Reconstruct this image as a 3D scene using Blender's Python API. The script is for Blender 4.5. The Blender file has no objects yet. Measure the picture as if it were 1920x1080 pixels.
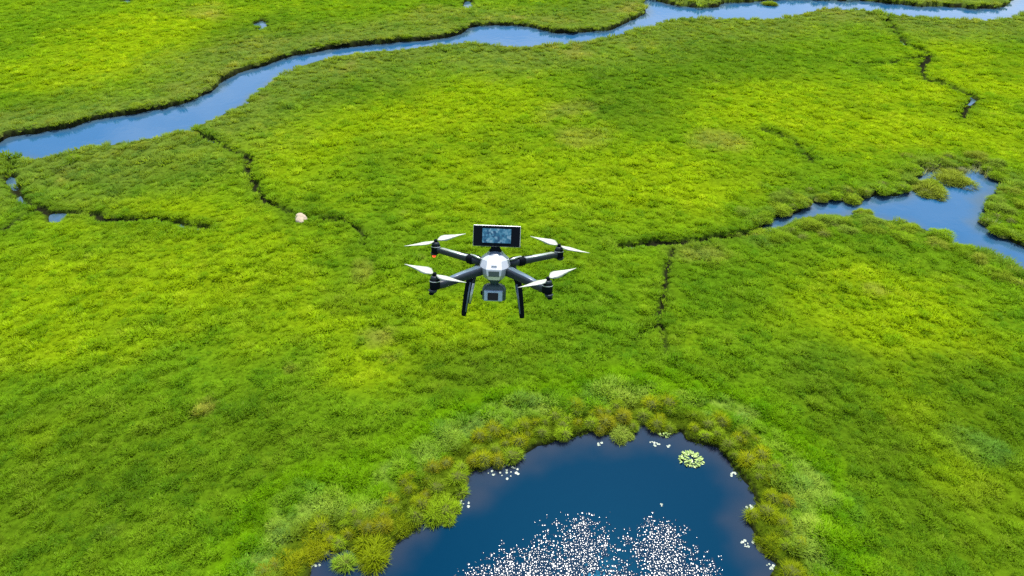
import bpy, bmesh, math, random
import numpy as np
from mathutils import Vector, Matrix

random.seed(7)
rng = np.random.default_rng(7)
R = math.radians
scene = bpy.context.scene
COL = scene.collection

# ------------------------------------------------------------------ camera
cam_data = bpy.data.cameras.new('camera')
cam_data.sensor_width = 36.0
cam_data.lens = 24.0
cam_data.clip_start = 0.1
cam_data.clip_end = 9000.0
camera = bpy.data.objects.new('camera', cam_data)
camera.location = (0.0, 0.0, 30.0)
camera.rotation_euler = (R(52.0), 0.0, 0.0)
COL.objects.link(camera)
scene.camera = camera

# ------------------------------------------------------------------ sky and sun
SUN_EL, SUN_AZ = R(62.5), R(14.0)          # ahead of the camera, a little to the right
to_sun = Vector((math.sin(SUN_AZ) * math.cos(SUN_EL), math.cos(SUN_AZ) * math.cos(SUN_EL), math.sin(SUN_EL)))
world = bpy.data.worlds.new('World')
scene.world = world
world.use_nodes = True
wn, wl = world.node_tree.nodes, world.node_tree.links
bg = wn['Background']
sky = wn.new('ShaderNodeTexSky')
sky.sky_type = 'NISHITA'
sky.sun_disc = False
sky.sun_elevation = SUN_EL
sky.sun_rotation = SUN_AZ
sky.air_density = 1.0
sky.dust_density = 1.0
sky.ozone_density = 2.0
# thin fair-weather cloud all over the sky (its pale streaks show in the water)
wtc = wn.new('ShaderNodeTexCoord')
sep = wn.new('ShaderNodeSeparateXYZ'); wl.new(wtc.outputs['Generated'], sep.inputs[0])
zc = wn.new('ShaderNodeMath'); zc.operation = 'MAXIMUM'; zc.inputs[1].default_value = 0.08; wl.new(sep.outputs[2], zc.inputs[0])
dv = []
for ax in (0, 1):
    q = wn.new('ShaderNodeMath'); q.operation = 'DIVIDE'; wl.new(sep.outputs[ax], q.inputs[0]); wl.new(zc.outputs[0], q.inputs[1]); dv.append(q)
cmb = wn.new('ShaderNodeCombineXYZ'); wl.new(dv[0].outputs[0], cmb.inputs[0]); wl.new(dv[1].outputs[0], cmb.inputs[1])
cn = wn.new('ShaderNodeTexNoise'); cn.inputs['Scale'].default_value = 1.3; cn.inputs['Detail'].default_value = 7; cn.inputs['Roughness'].default_value = 0.55
wl.new(cmb.outputs[0], cn.inputs['Vector'])
cf = wn.new('ShaderNodeMapRange'); cf.inputs[1].default_value = 0.45; cf.inputs[2].default_value = 0.76; cf.inputs[4].default_value = 0.8
wl.new(cn.outputs[0], cf.inputs[0])
cm = wn.new('ShaderNodeMix'); cm.data_type = 'RGBA'; cm.inputs[7].default_value = (8.5, 8.7, 9.0, 1)
wl.new(cf.outputs[0], cm.inputs[0]); wl.new(sky.outputs[0], cm.inputs[6])
wl.new(cm.outputs[2], bg.inputs['Color'])
bg.inputs['Strength'].default_value = 0.14

sun_data = bpy.data.lights.new('sun', 'SUN')
sun_data.energy = 4.6
sun_data.angle = R(0.53)
sun_data.color = (1.0, 0.955, 0.88)
sun = bpy.data.objects.new('sun', sun_data)
sun.rotation_euler = to_sun.to_track_quat('Z', 'Y').to_euler()
sun.location = (20, 60, 80)
COL.objects.link(sun)

vs = scene.view_settings
vs.view_transform = 'Standard'
vs.look = 'None'
vs.exposure = 0.80
vs.gamma = 1.0
vs.use_curve_mapping = False
cy = scene.cycles
cy.use_denoising = False
cy.max_bounces = 6
cy.diffuse_bounces = 3
cy.glossy_bounces = 3
cy.transmission_bounces = 4
cy.caustics_reflective = False
cy.caustics_refractive = False

# ------------------------------------------------------------------ the place, in metres (x east, y away from the camera)
RIVER = [[-65.26,53.38],[-57.35,56.87],[-53.14,59.56],[-50.27,61.62],[-49.91,62.8],[-47.15,63.9],[-44.95,65.28],[-43.94,66.57],[-41.82,67.5],[-39.6,68.44],[-37.38,69.55],[-34.96,71.69],[-33.68,74.25],[-33.75,76.78],[-32.55,79.62],[-30.04,82.62],[-28.52,85.04],[-27.05,86.39],[-24.76,87.38],[-24.01,87.98],[-22.15,88.99],[-18.86,90.02],[-15.51,91.07],[-10.89,92.14],[-6.74,94.34],[-5.95,97.33],[-2.78,98.52],[0.97,98.28],[3.19,97.1],[5.82,94.79],[8.95,94.79],[13.25,96.16],[16.12,99.49],[19.54,103.53],[20.39,110.11],[21.37,112.16],[22.1,110.98],[24.16,108.68],[25.81,107.56],[28.35,107.01],[31.15,107.29],[32.75,109.54],[35.52,109.82],[38.48,110.4],[43.22,111.57],[48.58,110.98],[53.8,110.4],[58.56,108.68],[61.97,107.29],[64.76,107.56],[67.6,107.29],[69.19,106.19],[73.17,106.74],[76.05,108.97],[77.54,110.98],[84.45,118.71],[94.7,127.37],[117.66,137.16],[111.87,123.76],[92.47,113.77],[79.54,106.43],[73.13,101.88],[71.25,100.34],[67.75,99.1],[64.39,99.84],[59.65,100.34],[55.14,101.62],[52.73,103.18],[51.06,104.25],[46.57,104.79],[42.88,103.18],[38.43,100.34],[31.64,99.59],[24.16,99.84],[22.19,98.6],[18.02,95.73],[15.3,93.89],[12.19,91.67],[7.81,89.53],[2.74,88.49],[0.89,87.87],[-1.86,88.9],[-6.43,89.53],[-9.4,88.7],[-13.73,87.07],[-18.06,85.87],[-21.25,85.09],[-22.99,83.94],[-25.73,81.72],[-27.15,79.06],[-27.6,76.21],[-28.63,72.14],[-28.62,69.66],[-30.55,65.84],[-32.21,63.43],[-33.64,62.21],[-37.19,60.33],[-41.27,58.97],[-44.76,57.12],[-46.03,57.87],[-47.99,58.42],[-50.62,56.28],[-54.31,53.28],[-61.13,49.18]]
LAGOON = [[19.85,46.04],[21.27,47.8],[22.83,48.3],[24.06,48.8],[25.17,50.09],[27.38,50.44],[29.97,50.44],[31.3,51.33],[33.1,51.24],[34.43,52.25],[35.6,53.76],[37.43,56.04],[38.91,56.66],[39.44,56.04],[40.41,55.64],[41.83,56.87],[42.73,56.25],[43.07,54.74],[43.51,54.15],[44.47,54.15],[44.84,54.05],[43.62,53.0],[41.77,51.7],[40.15,50.09],[39.08,48.3],[38.03,46.99],[38.2,45.88],[38.66,44.89],[39.19,43.99],[39.68,43.56],[41.31,42.35],[44.41,40.97],[40.15,35.5],[38.24,38.16],[37.35,40.47],[36.93,41.69],[36.04,42.96],[34.37,43.25],[33.83,43.47],[33.77,44.66],[32.7,45.27],[31.94,46.53],[30.71,46.93],[29.0,46.53],[29.19,47.5],[28.52,48.0],[27.46,47.5],[25.34,47.5],[23.83,47.14],[22.37,46.5],[20.89,45.55],[19.36,44.48]]
POND = [[-9.8,12.72],[-9.64,15.7],[-9.15,16.72],[-9.48,17.84],[-8.55,18.04],[-7.41,17.76],[-6.49,17.6],[-5.62,18.23],[-5.4,18.74],[-4.72,19.15],[-4.63,20.05],[-4.0,20.48],[-3.26,20.73],[-2.22,21.08],[-2.64,21.76],[-2.09,22.5],[-1.11,22.71],[0.09,23.34],[1.55,24.09],[2.75,24.61],[4.37,25.14],[5.28,25.02],[6.9,25.29],[7.26,25.72],[7.98,25.48],[8.55,25.14],[9.42,25.14],[9.52,24.61],[10.3,24.35],[11.33,23.98],[11.83,23.09],[12.06,22.03],[12.42,21.21],[12.24,20.54],[11.62,19.65],[11.66,18.83],[11.72,17.76],[12.27,17.24],[11.87,16.72],[11.59,14.97],[10.17,11.7],[6.67,8.44],[0.76,7.48],[-5.18,8.94]]
POOLS = {"pool_a":[[-36.54,98.35],[-35.83,100.55],[-34.5,99.07],[-34.11,96.92],[-34.76,94.84],[-35.14,97.15]],"pool_b":[[-59.91,109.66],[-59.74,111.12],[-58.44,109.66],[-58.46,108.24]],"pool_c":[[-7.4,107.4],[-7.15,110.24],[-6.22,109.66],[-5.77,106.85],[-6.64,105.21]],"pool_d":[[-45.11,53.69],[-45.24,54.57],[-44.56,54.37],[-43.69,53.02],[-43.03,52.36],[-43.39,52.18]],"pool_e":[[-38.12,47.89],[-38.08,48.47],[-37.06,48.39],[-36.59,47.73],[-36.78,46.84],[-37.56,47.0]],"pool_g":[[-42.36,50.54],[-42.5,51.26],[-41.72,50.54],[-41.24,49.84],[-41.69,49.84]]}
DITCHES = [[[[-33.03,63.98],[-31.55,62.88],[-29.16,61.34],[-26.35,59.07],[-24.67,57.87],[-24.05,55.37],[-22.6,52.93],[-21.74,51.09],[-20.4,49.58],[-18.94,48.31],[-18.0,47.73]],0.62],[[[-16.71,47.24],[-16.0,47.0],[-13.81,46.84],[-12.8,46.05],[-11.74,44.89],[-11.31,43.56]],0.5],[[[-47.04,57.87],[-45.51,55.58],[-44.64,53.89],[-42.83,51.72],[-41.64,50.28],[-40.35,49.58],[-38.68,48.56],[-37.44,47.89],[-36.08,48.23],[-34.46,48.06],[-33.25,47.08],[-31.14,47.0],[-29.04,47.16],[-27.15,46.76],[-26.05,46.12],[-24.93,45.97],[-23.87,45.73]],0.62],[[[-39.21,48.48],[-39.8,47.4],[-40.11,46.44],[-40.29,45.5],[-41.25,44.44]],0.55],[[[54.16,101.9],[52.85,98.18],[51.64,92.45],[51.26,89.27],[52.24,86.26],[52.24,84.71],[50.12,82.48],[48.73,79.81],[48.02,77.28],[49.11,76.46],[50.33,74.09],[50.82,71.97],[48.37,68.97],[47.22,67.2]],0.7],[[[52.02,85.09],[48.84,83.96],[46.37,82.85],[41.58,82.3]],0.4],[[[8.38,43.12],[9.65,43.48],[11.58,43.92],[12.79,43.77],[14.49,43.99],[16.25,44.44],[17.79,44.74],[18.94,44.82],[19.68,45.66]],0.85],[[[12.26,42.69],[11.48,40.63],[11.11,39.01],[10.39,36.58],[9.9,34.61],[9.94,33.02],[9.84,31.51]],0.3],[[[25.31,63.86],[26.51,62.88],[27.34,61.34],[27.62,59.07],[27.73,56.91]],0.32],[[[-8.34,99.89],[-6.73,98.18]],0.4],[[[8.15,32.86],[9.31,33.8],[9.9,34.61]],0.25]]
PATCHES = [[-17.74,61.61,13.6,9.5,"lime"],[-3.41,69.31,12.5,8.5,"lime"],[0.95,54.1,15.7,8.9,"lime"],[16.17,54.1,10.9,7.9,"lime"],[30.27,67.94,16.8,9.6,"lime"],[54.75,80.28,10.2,10.6,"lime"],[46.43,61.61,8.4,7.1,"lime"],[-25.3,39.13,12.7,7.1,"lime"],[-14.45,35.54,8.0,5.1,"lime"],[-29.37,32.34,6.8,3.6,"lime"],[-31.01,47.82,6.6,2.2,"lime"],[25.04,36.69,8.5,4.1,"lime"],[-47.67,94.2,11.6,13.7,"lime"],[-51.72,76.89,10.5,6.6,"lime"],[26.98,32.34,5.5,2.5,"lime"],[-8.42,29.47,4.9,2.7,"lime"],[-1.04,33.37,5.2,2.6,"lime"],[13.55,76.89,8.0,9.9,"dark"],[25.27,87.8,13.0,10.2,"dark"],[11.13,67.26,5.6,5.4,"dark"],[-21.81,75.28,10.3,5.6,"dark"],[-35.24,55.29,9.2,2.8,"dark"],[-36.13,54.1,5.7,2.5,"dark"],[-51.22,69.31,8.5,4.9,"dark"],[-32.6,91.99,8.5,9.9,"dark"],[13.3,103.98,9.4,6.6,"dark"],[4.25,34.43,3.9,4.4,"blue"],[13.9,37.89,4.9,3.4,"blue"],[22.2,46.21,4.7,2.8,"blue"],[9.47,29.93,3.9,2.3,"blue"],[19.43,29.47,2.9,2.3,"dark"],[-17.4,21.74,9.1,4.3,"olive"],[-23.01,19.84,7.4,4.6,"olive"],[22.16,20.77,7.0,6.1,"olive"],[27.4,26.88,6.8,3.7,"olive"],[-14.42,25.68,5.4,3.5,"olive"],[20.57,25.3,4.5,3.9,"olive"],[-25.04,25.3,7.2,3.5,"olive"],[-2.59,29.47,5.2,2.7,"olive"],[24.84,24.06,1.6,1.2,"blueleaf"],[16.38,20.15,1.1,1.5,"blueleaf"],[-17.72,26.68,0.7,0.7,"dry"],[-13.53,29.84,0.5,0.6,"dry"],[-42.72,101.89,2.0,2.3,"dry"],[-8.56,32.95,1.2,0.9,"dry"],[-10.9,40.1,0.9,1.5,"dry"],[6.83,62.2,3.2,2.6,"dry"],[5.61,67.94,3.4,2.5,"dry"],[20.29,61.38,3.1,2.1,"dry"],[-33.77,88.82,4.8,2.9,"dry"],[-37.86,74.49,3.6,1.9,"dry"],[-45.38,103.98,3.9,3.2,"dry"],[25.41,37.58,0.8,0.7,"dry"],[13.73,42.48,2.4,1.4,"dry"],[45.99,101.38,5.4,2.0,"dry"],[-12.39,102.67,4.7,3.9,"dry"],[-23.17,90.91,4.2,1.7,"dry"]]
ISLETS = [[-3.44,20.17,2.36,"big"],[-2.69,21.21,1.15,"small"],[-7.91,17.35,1.31,"lone"],[-6.52,18.06,2.43,"wide"],[-5.4,19.36,1.58,"mid"],[-9.45,18.06,1.79,"left"],[-10.27,17.24,1.75,"corner"],[12.33,18.29,1.7,"right"],[36.12,51.97,3.06,"lagoon_low"],[39.36,54.05,3.15,"lagoon_high"],[36.94,52.9,1.88,"lagoon_mid"],[41.04,55.64,1.07,"lagoon_grey"],[39.29,108.68,2.77,"river"],[28.97,48.3,1.94,"near_bank"],[6.17,25.18,1.8,"pale"]]
LILY = [[-0.43,22.64,1.56,30],[4.81,24.46,0.41,5],[7.9,24.42,0.53,9],[8.61,24.28,0.29,4],[12.19,20.36,0.54,12],[11.4,18.34,0.57,12],[-2.44,20.57,0.65,10],[11.7,22.37,0.39,7],[-9.27,17.24,0.55,8],[12.13,17.19,0.4,6],[7.57,20.48,0.27,3],[10.03,23.13,0.34,4]]
ROCK = [-17.12,47.0,1.05]
LEAFY = [[9.68,23.34,1.15],[8.53,25.18,0.6]]
RIPPLE = [[3.18,17.92,1.83],[3.41,19.21,0.89],[2.58,16.46,2.21],[7.21,17.65,1.57],[7.54,18.77,0.88],[7.49,16.46,1.84],[-0.37,16.46,1.52],[1.24,16.85,1.49],[4.87,16.07,1.46],[-1.97,16.59,0.59],[5.7,18.63,0.26],[6.45,19.36,0.21],[6.76,19.65,0.19]]
LAGREEDS = [[38.07,56.04],[38.21,55.64],[38.75,56.04],[37.44,55.23],[42.08,56.04],[42.25,55.64],[42.64,55.64],[42.72,55.23],[42.78,54.64],[41.52,55.43],[38.5,47.23],[38.5,46.2]]


# ------------------------------------------------------------------ helpers
def hash2(ix, iy, seed):
    h = (ix.astype(np.int64) * 374761393 + iy.astype(np.int64) * 668265263 + seed * 1442695041) & 0xFFFFFFFF
    h = ((h ^ (h >> 13)) * 1274126177) & 0xFFFFFFFF
    h = h ^ (h >> 16)
    return (h & 0xFFFFFF) / float(0xFFFFFF)

def vnoise(x, y, scale, seed=0):
    x = x / scale; y = y / scale
    ix = np.floor(x); iy = np.floor(y)
    fx = x - ix; fy = y - iy
    fx = fx * fx * (3 - 2 * fx); fy = fy * fy * (3 - 2 * fy)
    a = hash2(ix, iy, seed); b = hash2(ix + 1, iy, seed)
    c = hash2(ix, iy + 1, seed); d = hash2(ix + 1, iy + 1, seed)
    return (a * (1 - fx) + b * fx) * (1 - fy) + (c * (1 - fx) + d * fx) * fy - 0.5

def fbm(x, y, scale, seed=0, octaves=3):
    out = 0.0; amp = 1.0
    for o in range(octaves):
        out = out + amp * vnoise(x + 17.3 * o, y - 9.1 * o, scale, seed + o)
        scale *= 0.5; amp *= 0.55
    return out

def sstep(a, b, v):
    t = np.clip((v - a) / (b - a), 0, 1)
    return t * t * (3 - 2 * t)

def seg_dist(x, y, pts, closed):
    d = np.full(x.shape, 1e9)
    n = len(pts)
    for i in range(n if closed else n - 1):
        ax, ay = pts[i]; bx, by = pts[(i + 1) % n]
        dx, dy = bx - ax, by - ay
        L = dx * dx + dy * dy + 1e-9
        t = np.clip(((x - ax) * dx + (y - ay) * dy) / L, 0, 1)
        d = np.minimum(d, (x - ax - t * dx) ** 2 + (y - ay - t * dy) ** 2)
    return np.sqrt(d)

def poly_sdf(x, y, pts):
    inside = np.zeros(x.shape, bool)
    n = len(pts)
    for i in range(n):
        ax, ay = pts[i]; bx, by = pts[(i + 1) % n]
        if ay == by: continue
        hit = ((ay > y) != (by > y)) & (x < (bx - ax) * (y - ay) / (by - ay) + ax)
        inside ^= hit
    d = seg_dist(x, y, pts, True)
    return np.where(inside, -d, d)

def node_mat(name):
    m = bpy.data.materials.new(name)
    m.use_nodes = True
    nt = m.node_tree
    return m, nt.nodes, nt.links, nt.nodes['Principled BSDF']

def simple_mat(name, color, rough=0.5, metal=0.0, spec=0.5, noise=0.0, nscale=40.0, coat=0.0):
    m, n, l, p = node_mat(name)
    p.inputs['Base Color'].default_value = (*color, 1)
    p.inputs['Roughness'].default_value = rough
    p.inputs['Metallic'].default_value = metal
    p.inputs['Specular IOR Level'].default_value = spec
    p.inputs['Coat Weight'].default_value = coat
    if noise > 0:
        tc = n.new('ShaderNodeTexCoord')
        nz = n.new('ShaderNodeTexNoise'); nz.inputs['Scale'].default_value = nscale; nz.inputs['Detail'].default_value = 4
        mx = n.new('ShaderNodeMix'); mx.data_type = 'RGBA'
        mx.inputs[6].default_value = (*[c * (1 - noise) for c in color], 1)
        mx.inputs[7].default_value = (*[min(1, c * (1 + noise)) for c in color], 1)
        l.new(tc.outputs['Object'], nz.inputs['Vector'])
        l.new(nz.outputs[0], mx.inputs[0])
        l.new(mx.outputs[2], p.inputs['Base Color'])
        bp = n.new('ShaderNodeBump'); bp.inputs['Strength'].default_value = 0.08; bp.inputs['Distance'].default_value = 0.002
        l.new(nz.outputs[0], bp.inputs['Height']); l.new(bp.outputs[0], p.inputs['Normal'])
        mr = n.new('ShaderNodeMapRange'); mr.inputs[3].default_value = max(0, rough - 0.08); mr.inputs[4].default_value = rough + 0.1
        l.new(nz.outputs[0], mr.inputs[0]); l.new(mr.outputs[0], p.inputs['Roughness'])
    return m

def mesh_obj(name, verts, faces, mat, parent=None, smooth=False):
    me = bpy.data.meshes.new(name)
    me.from_pydata([tuple(v) for v in verts], [], faces)
    me.materials.append(mat)
    if smooth:
        me.polygons.foreach_set('use_smooth', [True] * len(me.polygons))
    me.update()
    o = bpy.data.objects.new(name, me)
    COL.objects.link(o)
    if parent: o.parent = parent
    return o

def bm_obj(name, bm, mat, parent=None, smooth=True):
    me = bpy.data.meshes.new(name)
    bmesh.ops.recalc_face_normals(bm, faces=bm.faces)
    bm.to_mesh(me); bm.free()
    me.materials.append(mat)
    if smooth:
        me.polygons.foreach_set('use_smooth', [True] * len(me.polygons))
    o = bpy.data.objects.new(name, me)
    COL.objects.link(o)
    if parent: o.parent = parent
    return o

def tag(o, label=None, cat=None, group=None, kind=None):
    if label: o['label'] = label
    if cat: o['category'] = cat
    if group: o['group'] = group
    if kind: o['kind'] = kind
    return o

def empty(name, loc):
    o = bpy.data.objects.new(name, None)
    o.empty_display_size = 0.2
    o.location = loc
    COL.objects.link(o)
    return o

# ------------------------------------------------------------------ land: heights, distances to water, plant cover
def water_dist(x, y):
    """distance to each water body with ragged shores: river, lagoon, pond, small pools"""
    rag = 0.48 * fbm(x, y, 1.9, 11) + 0.55 * fbm(x, y, 4.5, 21, 2)
    ragp = 0.16 * fbm(x, y, 1.1, 31)
    dr = poly_sdf(x, y, RIVER) + rag
    dl = poly_sdf(x, y, LAGOON) + rag * 0.5
    dp = poly_sdf(x, y, POND) + ragp * 1.5
    ds = np.full(x.shape, 1e9)
    for p in POOLS.values():
        ds = np.minimum(ds, poly_sdf(x, y, p))
    return dr, dl, dp, ds + ragp

def ditch_dist(x, y):
    d = np.full(x.shape, 1e9)
    wob = 0.32 * fbm(x, y, 1.6, 41)
    gap = sstep(-0.35, 0.25, fbm(x, y, 3.0, 47, 2))
    for pts, w in DITCHES:
        d = np.minimum(d, seg_dist(x + wob, y + wob * 0.8, pts, False) - w * (0.12 + 0.34 * gap))
    return d

def height(x, y, dr, dl, dp, ds, dd):
    d = np.minimum(np.minimum(dr, dl), np.minimum(dp, ds))
    land = 0.40 + 0.14 * sstep(4.0, 0.8, dr) + 0.16 * fbm(x, y, 9.0, 51, 2) + 0.15 * fbm(x, y, 2.2, 61, 3)
    far = sstep(0.0, 0.1, d - 400)
    pondside = sstep(4.5, 0.4, dp)
    land = land * (1 - 0.62 * pondside) + 0.10 * pondside
    soft = sstep(2.5, 0.5, np.minimum(dp, ds))
    k = soft * sstep(-0.42, 0.34, d) + (1 - soft) * sstep(-0.24, 0.16, d)
    z = -0.62 * (1 - k) + land * k
    trench = 1 - sstep(-0.12, 0.30, dd)
    z = z - trench * np.clip(z + 0.04, 0, 1) * (0.80 + 0.2 * sstep(0.0, 0.5, fbm(x, y, 3.4, 49, 2)))
    return z

PAL = {  # plant colours (linear); blues raised in place of haze, sedge darkened as gap shade
    'meadow': (0.138, 0.266, 0.0075), 'lime': (0.252, 0.374, 0.0050), 'dark': (0.098, 0.200, 0.0090), 'blue': (0.105, 0.225, 0.0070),
    'olive': (0.110, 0.210, 0.0070), 'blueleaf': (0.055, 0.175, 0.0350), 'dry': (0.300, 0.270, 0.0600), 'bank': (0.158, 0.232, 0.0330),
    'ring': (0.130, 0.280, 0.0030), 'reed': (0.250, 0.370, 0.0500), 'sedge': (0.085, 0.130, 0.0060)}

def cover(x, y, dr, dl, dp, ds, dd):
    n = x.shape[0]
    col = np.tile(np.array(PAL['meadow']), (n, 1))
    def mix(k, f):
        nonlocal col
        f = np.clip(f, 0, 1)[:, None]
        col = col * (1 - f) + np.array(PAL[k])[None, :] * f
    warp = fbm(x, y, 12.0, 71, 3)
    fine = fbm(x, y, 2.6, 81, 3)
    for i, (cx, cy_, rx, ry, k) in enumerate(PATCHES):
        e = np.sqrt(((x - cx) / rx) ** 2 + ((y - cy_) / ry) ** 2) + (0.75 * warp + 0.35 * fine if k not in ('dry', 'blueleaf') else 0.25 * warp + 0.8 * fine)
        mix(k, sstep(1.45, 0.25, e) * (0.85 if k != 'dry' else 0.45))
    mix('lime', sstep(0.0, 0.75, fbm(x, y, 8.0, 91, 4)) * 0.5)
    mix('dark', sstep(0.05, 0.75, fbm(x, y, 6.0, 101, 4)) * 0.5)
    mix('olive', sstep(0.25, 0.85, fbm(x, y, 2.5, 106, 3)) * 0.45)
    mix('dry', sstep(0.5, 0.95, fbm(x, y, 2.4, 111, 3)) * 0.4)
    bn = fine * 2.0 + warp * 2.5
    mix('bank', sstep(14.0, 1.0, dr + bn * 1.5) * 0.85)  # khaki riverside plants, greyed and widened to stand in for distance haze
    mix('dry', sstep(4.0, 1.0, np.abs(dr - 3.0)) * sstep(0.15, 0.7, fbm(x, y, 4.0, 113, 3)) * 0.5)
    mix('blue', sstep(4.0, 0.6, dl + bn * .7) * 0.6)
    mix('bank', sstep(2.0, 0.3, dl + fine) * 0.5)
    mix('ring', sstep(5.8, 4.0, dp + fine * 1.3) * sstep(-1, 1.2, dp) * 0.95)
    mix('reed', sstep(4.0, 2.8, dp + fine * 1.3) * sstep(1.2, 2.0, dp + fine) * sstep(-0.45, 0.25, fbm(x, y, 1.1, 121, 3)) * 0.8)
    mix('sedge', sstep(2.1, 1.2, dp + fine * 0.5) * 0.9)  # sedge band, with the shade between tussocks put into its colour
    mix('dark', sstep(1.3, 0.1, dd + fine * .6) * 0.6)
    jit = 1 + 0.16 * fbm(x, y, 0.9, 131, 2)
    return col * jit[:, None]

def span(parts):
    out = [parts[0][0]]
    for a, b, s0, s1 in parts:
        v = a
        while v < b - 1e-6:
            t = (v - a) / (b - a)
            v += s0 + (s1 - s0) * t
            out.append(min(v, b))
        out[-1] = b
    return np.array(out)

gx_pos = span([(0, 30, 0.20, 0.24), (30, 70, 0.26, 0.40), (70, 110, 0.45, 1.5), (110, 400, 3, 40), (400, 4000, 80, 900)])
gx = np.concatenate([-gx_pos[:0:-1], gx_pos])
gy = span([(-4000, -300, 900, 80), (-300, 0, 40, 3), (0, 14, 2.0, 0.5), (14, 50, 0.19, 0.22), (50, 95, 0.24, 0.36), (95, 135, 0.40, 1.2), (135, 400, 2, 30), (400, 4000, 60, 700)])
GX, GY = np.meshgrid(gx, gy)
fx_, fy_ = GX.ravel(), GY.ravel()
D = water_dist(fx_, fy_)
DD = ditch_dist(fx_, fy_)
FZ = height(fx_, fy_, *D, DD)
DMIN = np.minimum(np.minimum(D[0], D[1]), np.minimum(D[2], D[3]))
nx, ny = len(gx), len(gy)

def grid_faces(mask=None):
    i = np.arange(nx * ny).reshape(ny, nx)
    q = np.stack([i[:-1, :-1], i[:-1, 1:], i[1:, 1:], i[1:, :-1]], -1).reshape(-1, 4)
    if mask is not None:
        q = q[mask[q].any(1)]
    return q

def fast_mesh(name, verts, quads):
    me = bpy.data.meshes.new(name)
    me.vertices.add(len(verts)); me.vertices.foreach_set('co', np.ascontiguousarray(verts, dtype=np.float32).ravel())
    me.loops.add(quads.size); me.loops.foreach_set('vertex_index', quads.astype(np.int32).ravel())
    me.polygons.add(len(quads)); me.polygons.foreach_set('loop_start', np.arange(0, quads.size, 4, dtype=np.int32))
    me.polygons.foreach_set('use_smooth', np.ones(len(quads), bool))
    me.update(calc_edges=True)
    return me

# ---- ground material: plant litter under the grass, bare wet soil on banks and in ditches
def ground_material():
    m, n, l, p = node_mat('meadow_ground')
    at = n.new('ShaderNodeAttribute'); at.attribute_name = 'tint'
    so = n.new('ShaderNodeAttribute'); so.attribute_name = 'soil'
    geo = n.new('ShaderNodeNewGeometry')
    nz = n.new('ShaderNodeTexNoise'); nz.inputs['Scale'].default_value = 3.2; nz.inputs['Detail'].default_value = 6; nz.inputs['Roughness'].default_value = 0.65
    l.new(geo.outputs['Position'], nz.inputs['Vector'])
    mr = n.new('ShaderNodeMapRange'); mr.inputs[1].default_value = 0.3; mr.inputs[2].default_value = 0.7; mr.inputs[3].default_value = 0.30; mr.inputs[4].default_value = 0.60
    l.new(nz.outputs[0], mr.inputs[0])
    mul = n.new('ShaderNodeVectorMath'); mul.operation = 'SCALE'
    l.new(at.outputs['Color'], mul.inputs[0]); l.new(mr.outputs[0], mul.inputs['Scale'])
    mx = n.new('ShaderNodeMix'); mx.data_type = 'RGBA'
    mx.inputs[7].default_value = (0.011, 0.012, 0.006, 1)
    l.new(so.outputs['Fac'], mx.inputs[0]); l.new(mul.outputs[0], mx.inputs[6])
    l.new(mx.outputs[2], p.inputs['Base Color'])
    p.inputs['Roughness'].default_value = 0.9
    p.inputs['Specular IOR Level'].default_value = 0.0
    bp = n.new('ShaderNodeBump'); bp.inputs['Strength'].default_value = 0.7; bp.inputs['Distance'].default_value = 0.10
    l.new(nz.outputs[0], bp.inputs['Height']); l.new(bp.outputs[0], p.inputs['Normal'])
    return m

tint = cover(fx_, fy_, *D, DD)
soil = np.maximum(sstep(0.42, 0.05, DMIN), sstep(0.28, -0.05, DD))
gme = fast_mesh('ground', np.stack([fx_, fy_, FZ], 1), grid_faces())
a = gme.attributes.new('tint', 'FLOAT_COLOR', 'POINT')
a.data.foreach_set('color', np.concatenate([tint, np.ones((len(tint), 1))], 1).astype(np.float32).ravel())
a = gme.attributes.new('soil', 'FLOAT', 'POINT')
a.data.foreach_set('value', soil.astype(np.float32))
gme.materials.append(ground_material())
ground = bpy.data.objects.new('ground', gme)
COL.objects.link(ground)
tag(ground, 'flat green marsh meadow cut by river, ditches and ponds', 'meadow', kind='structure')

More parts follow.
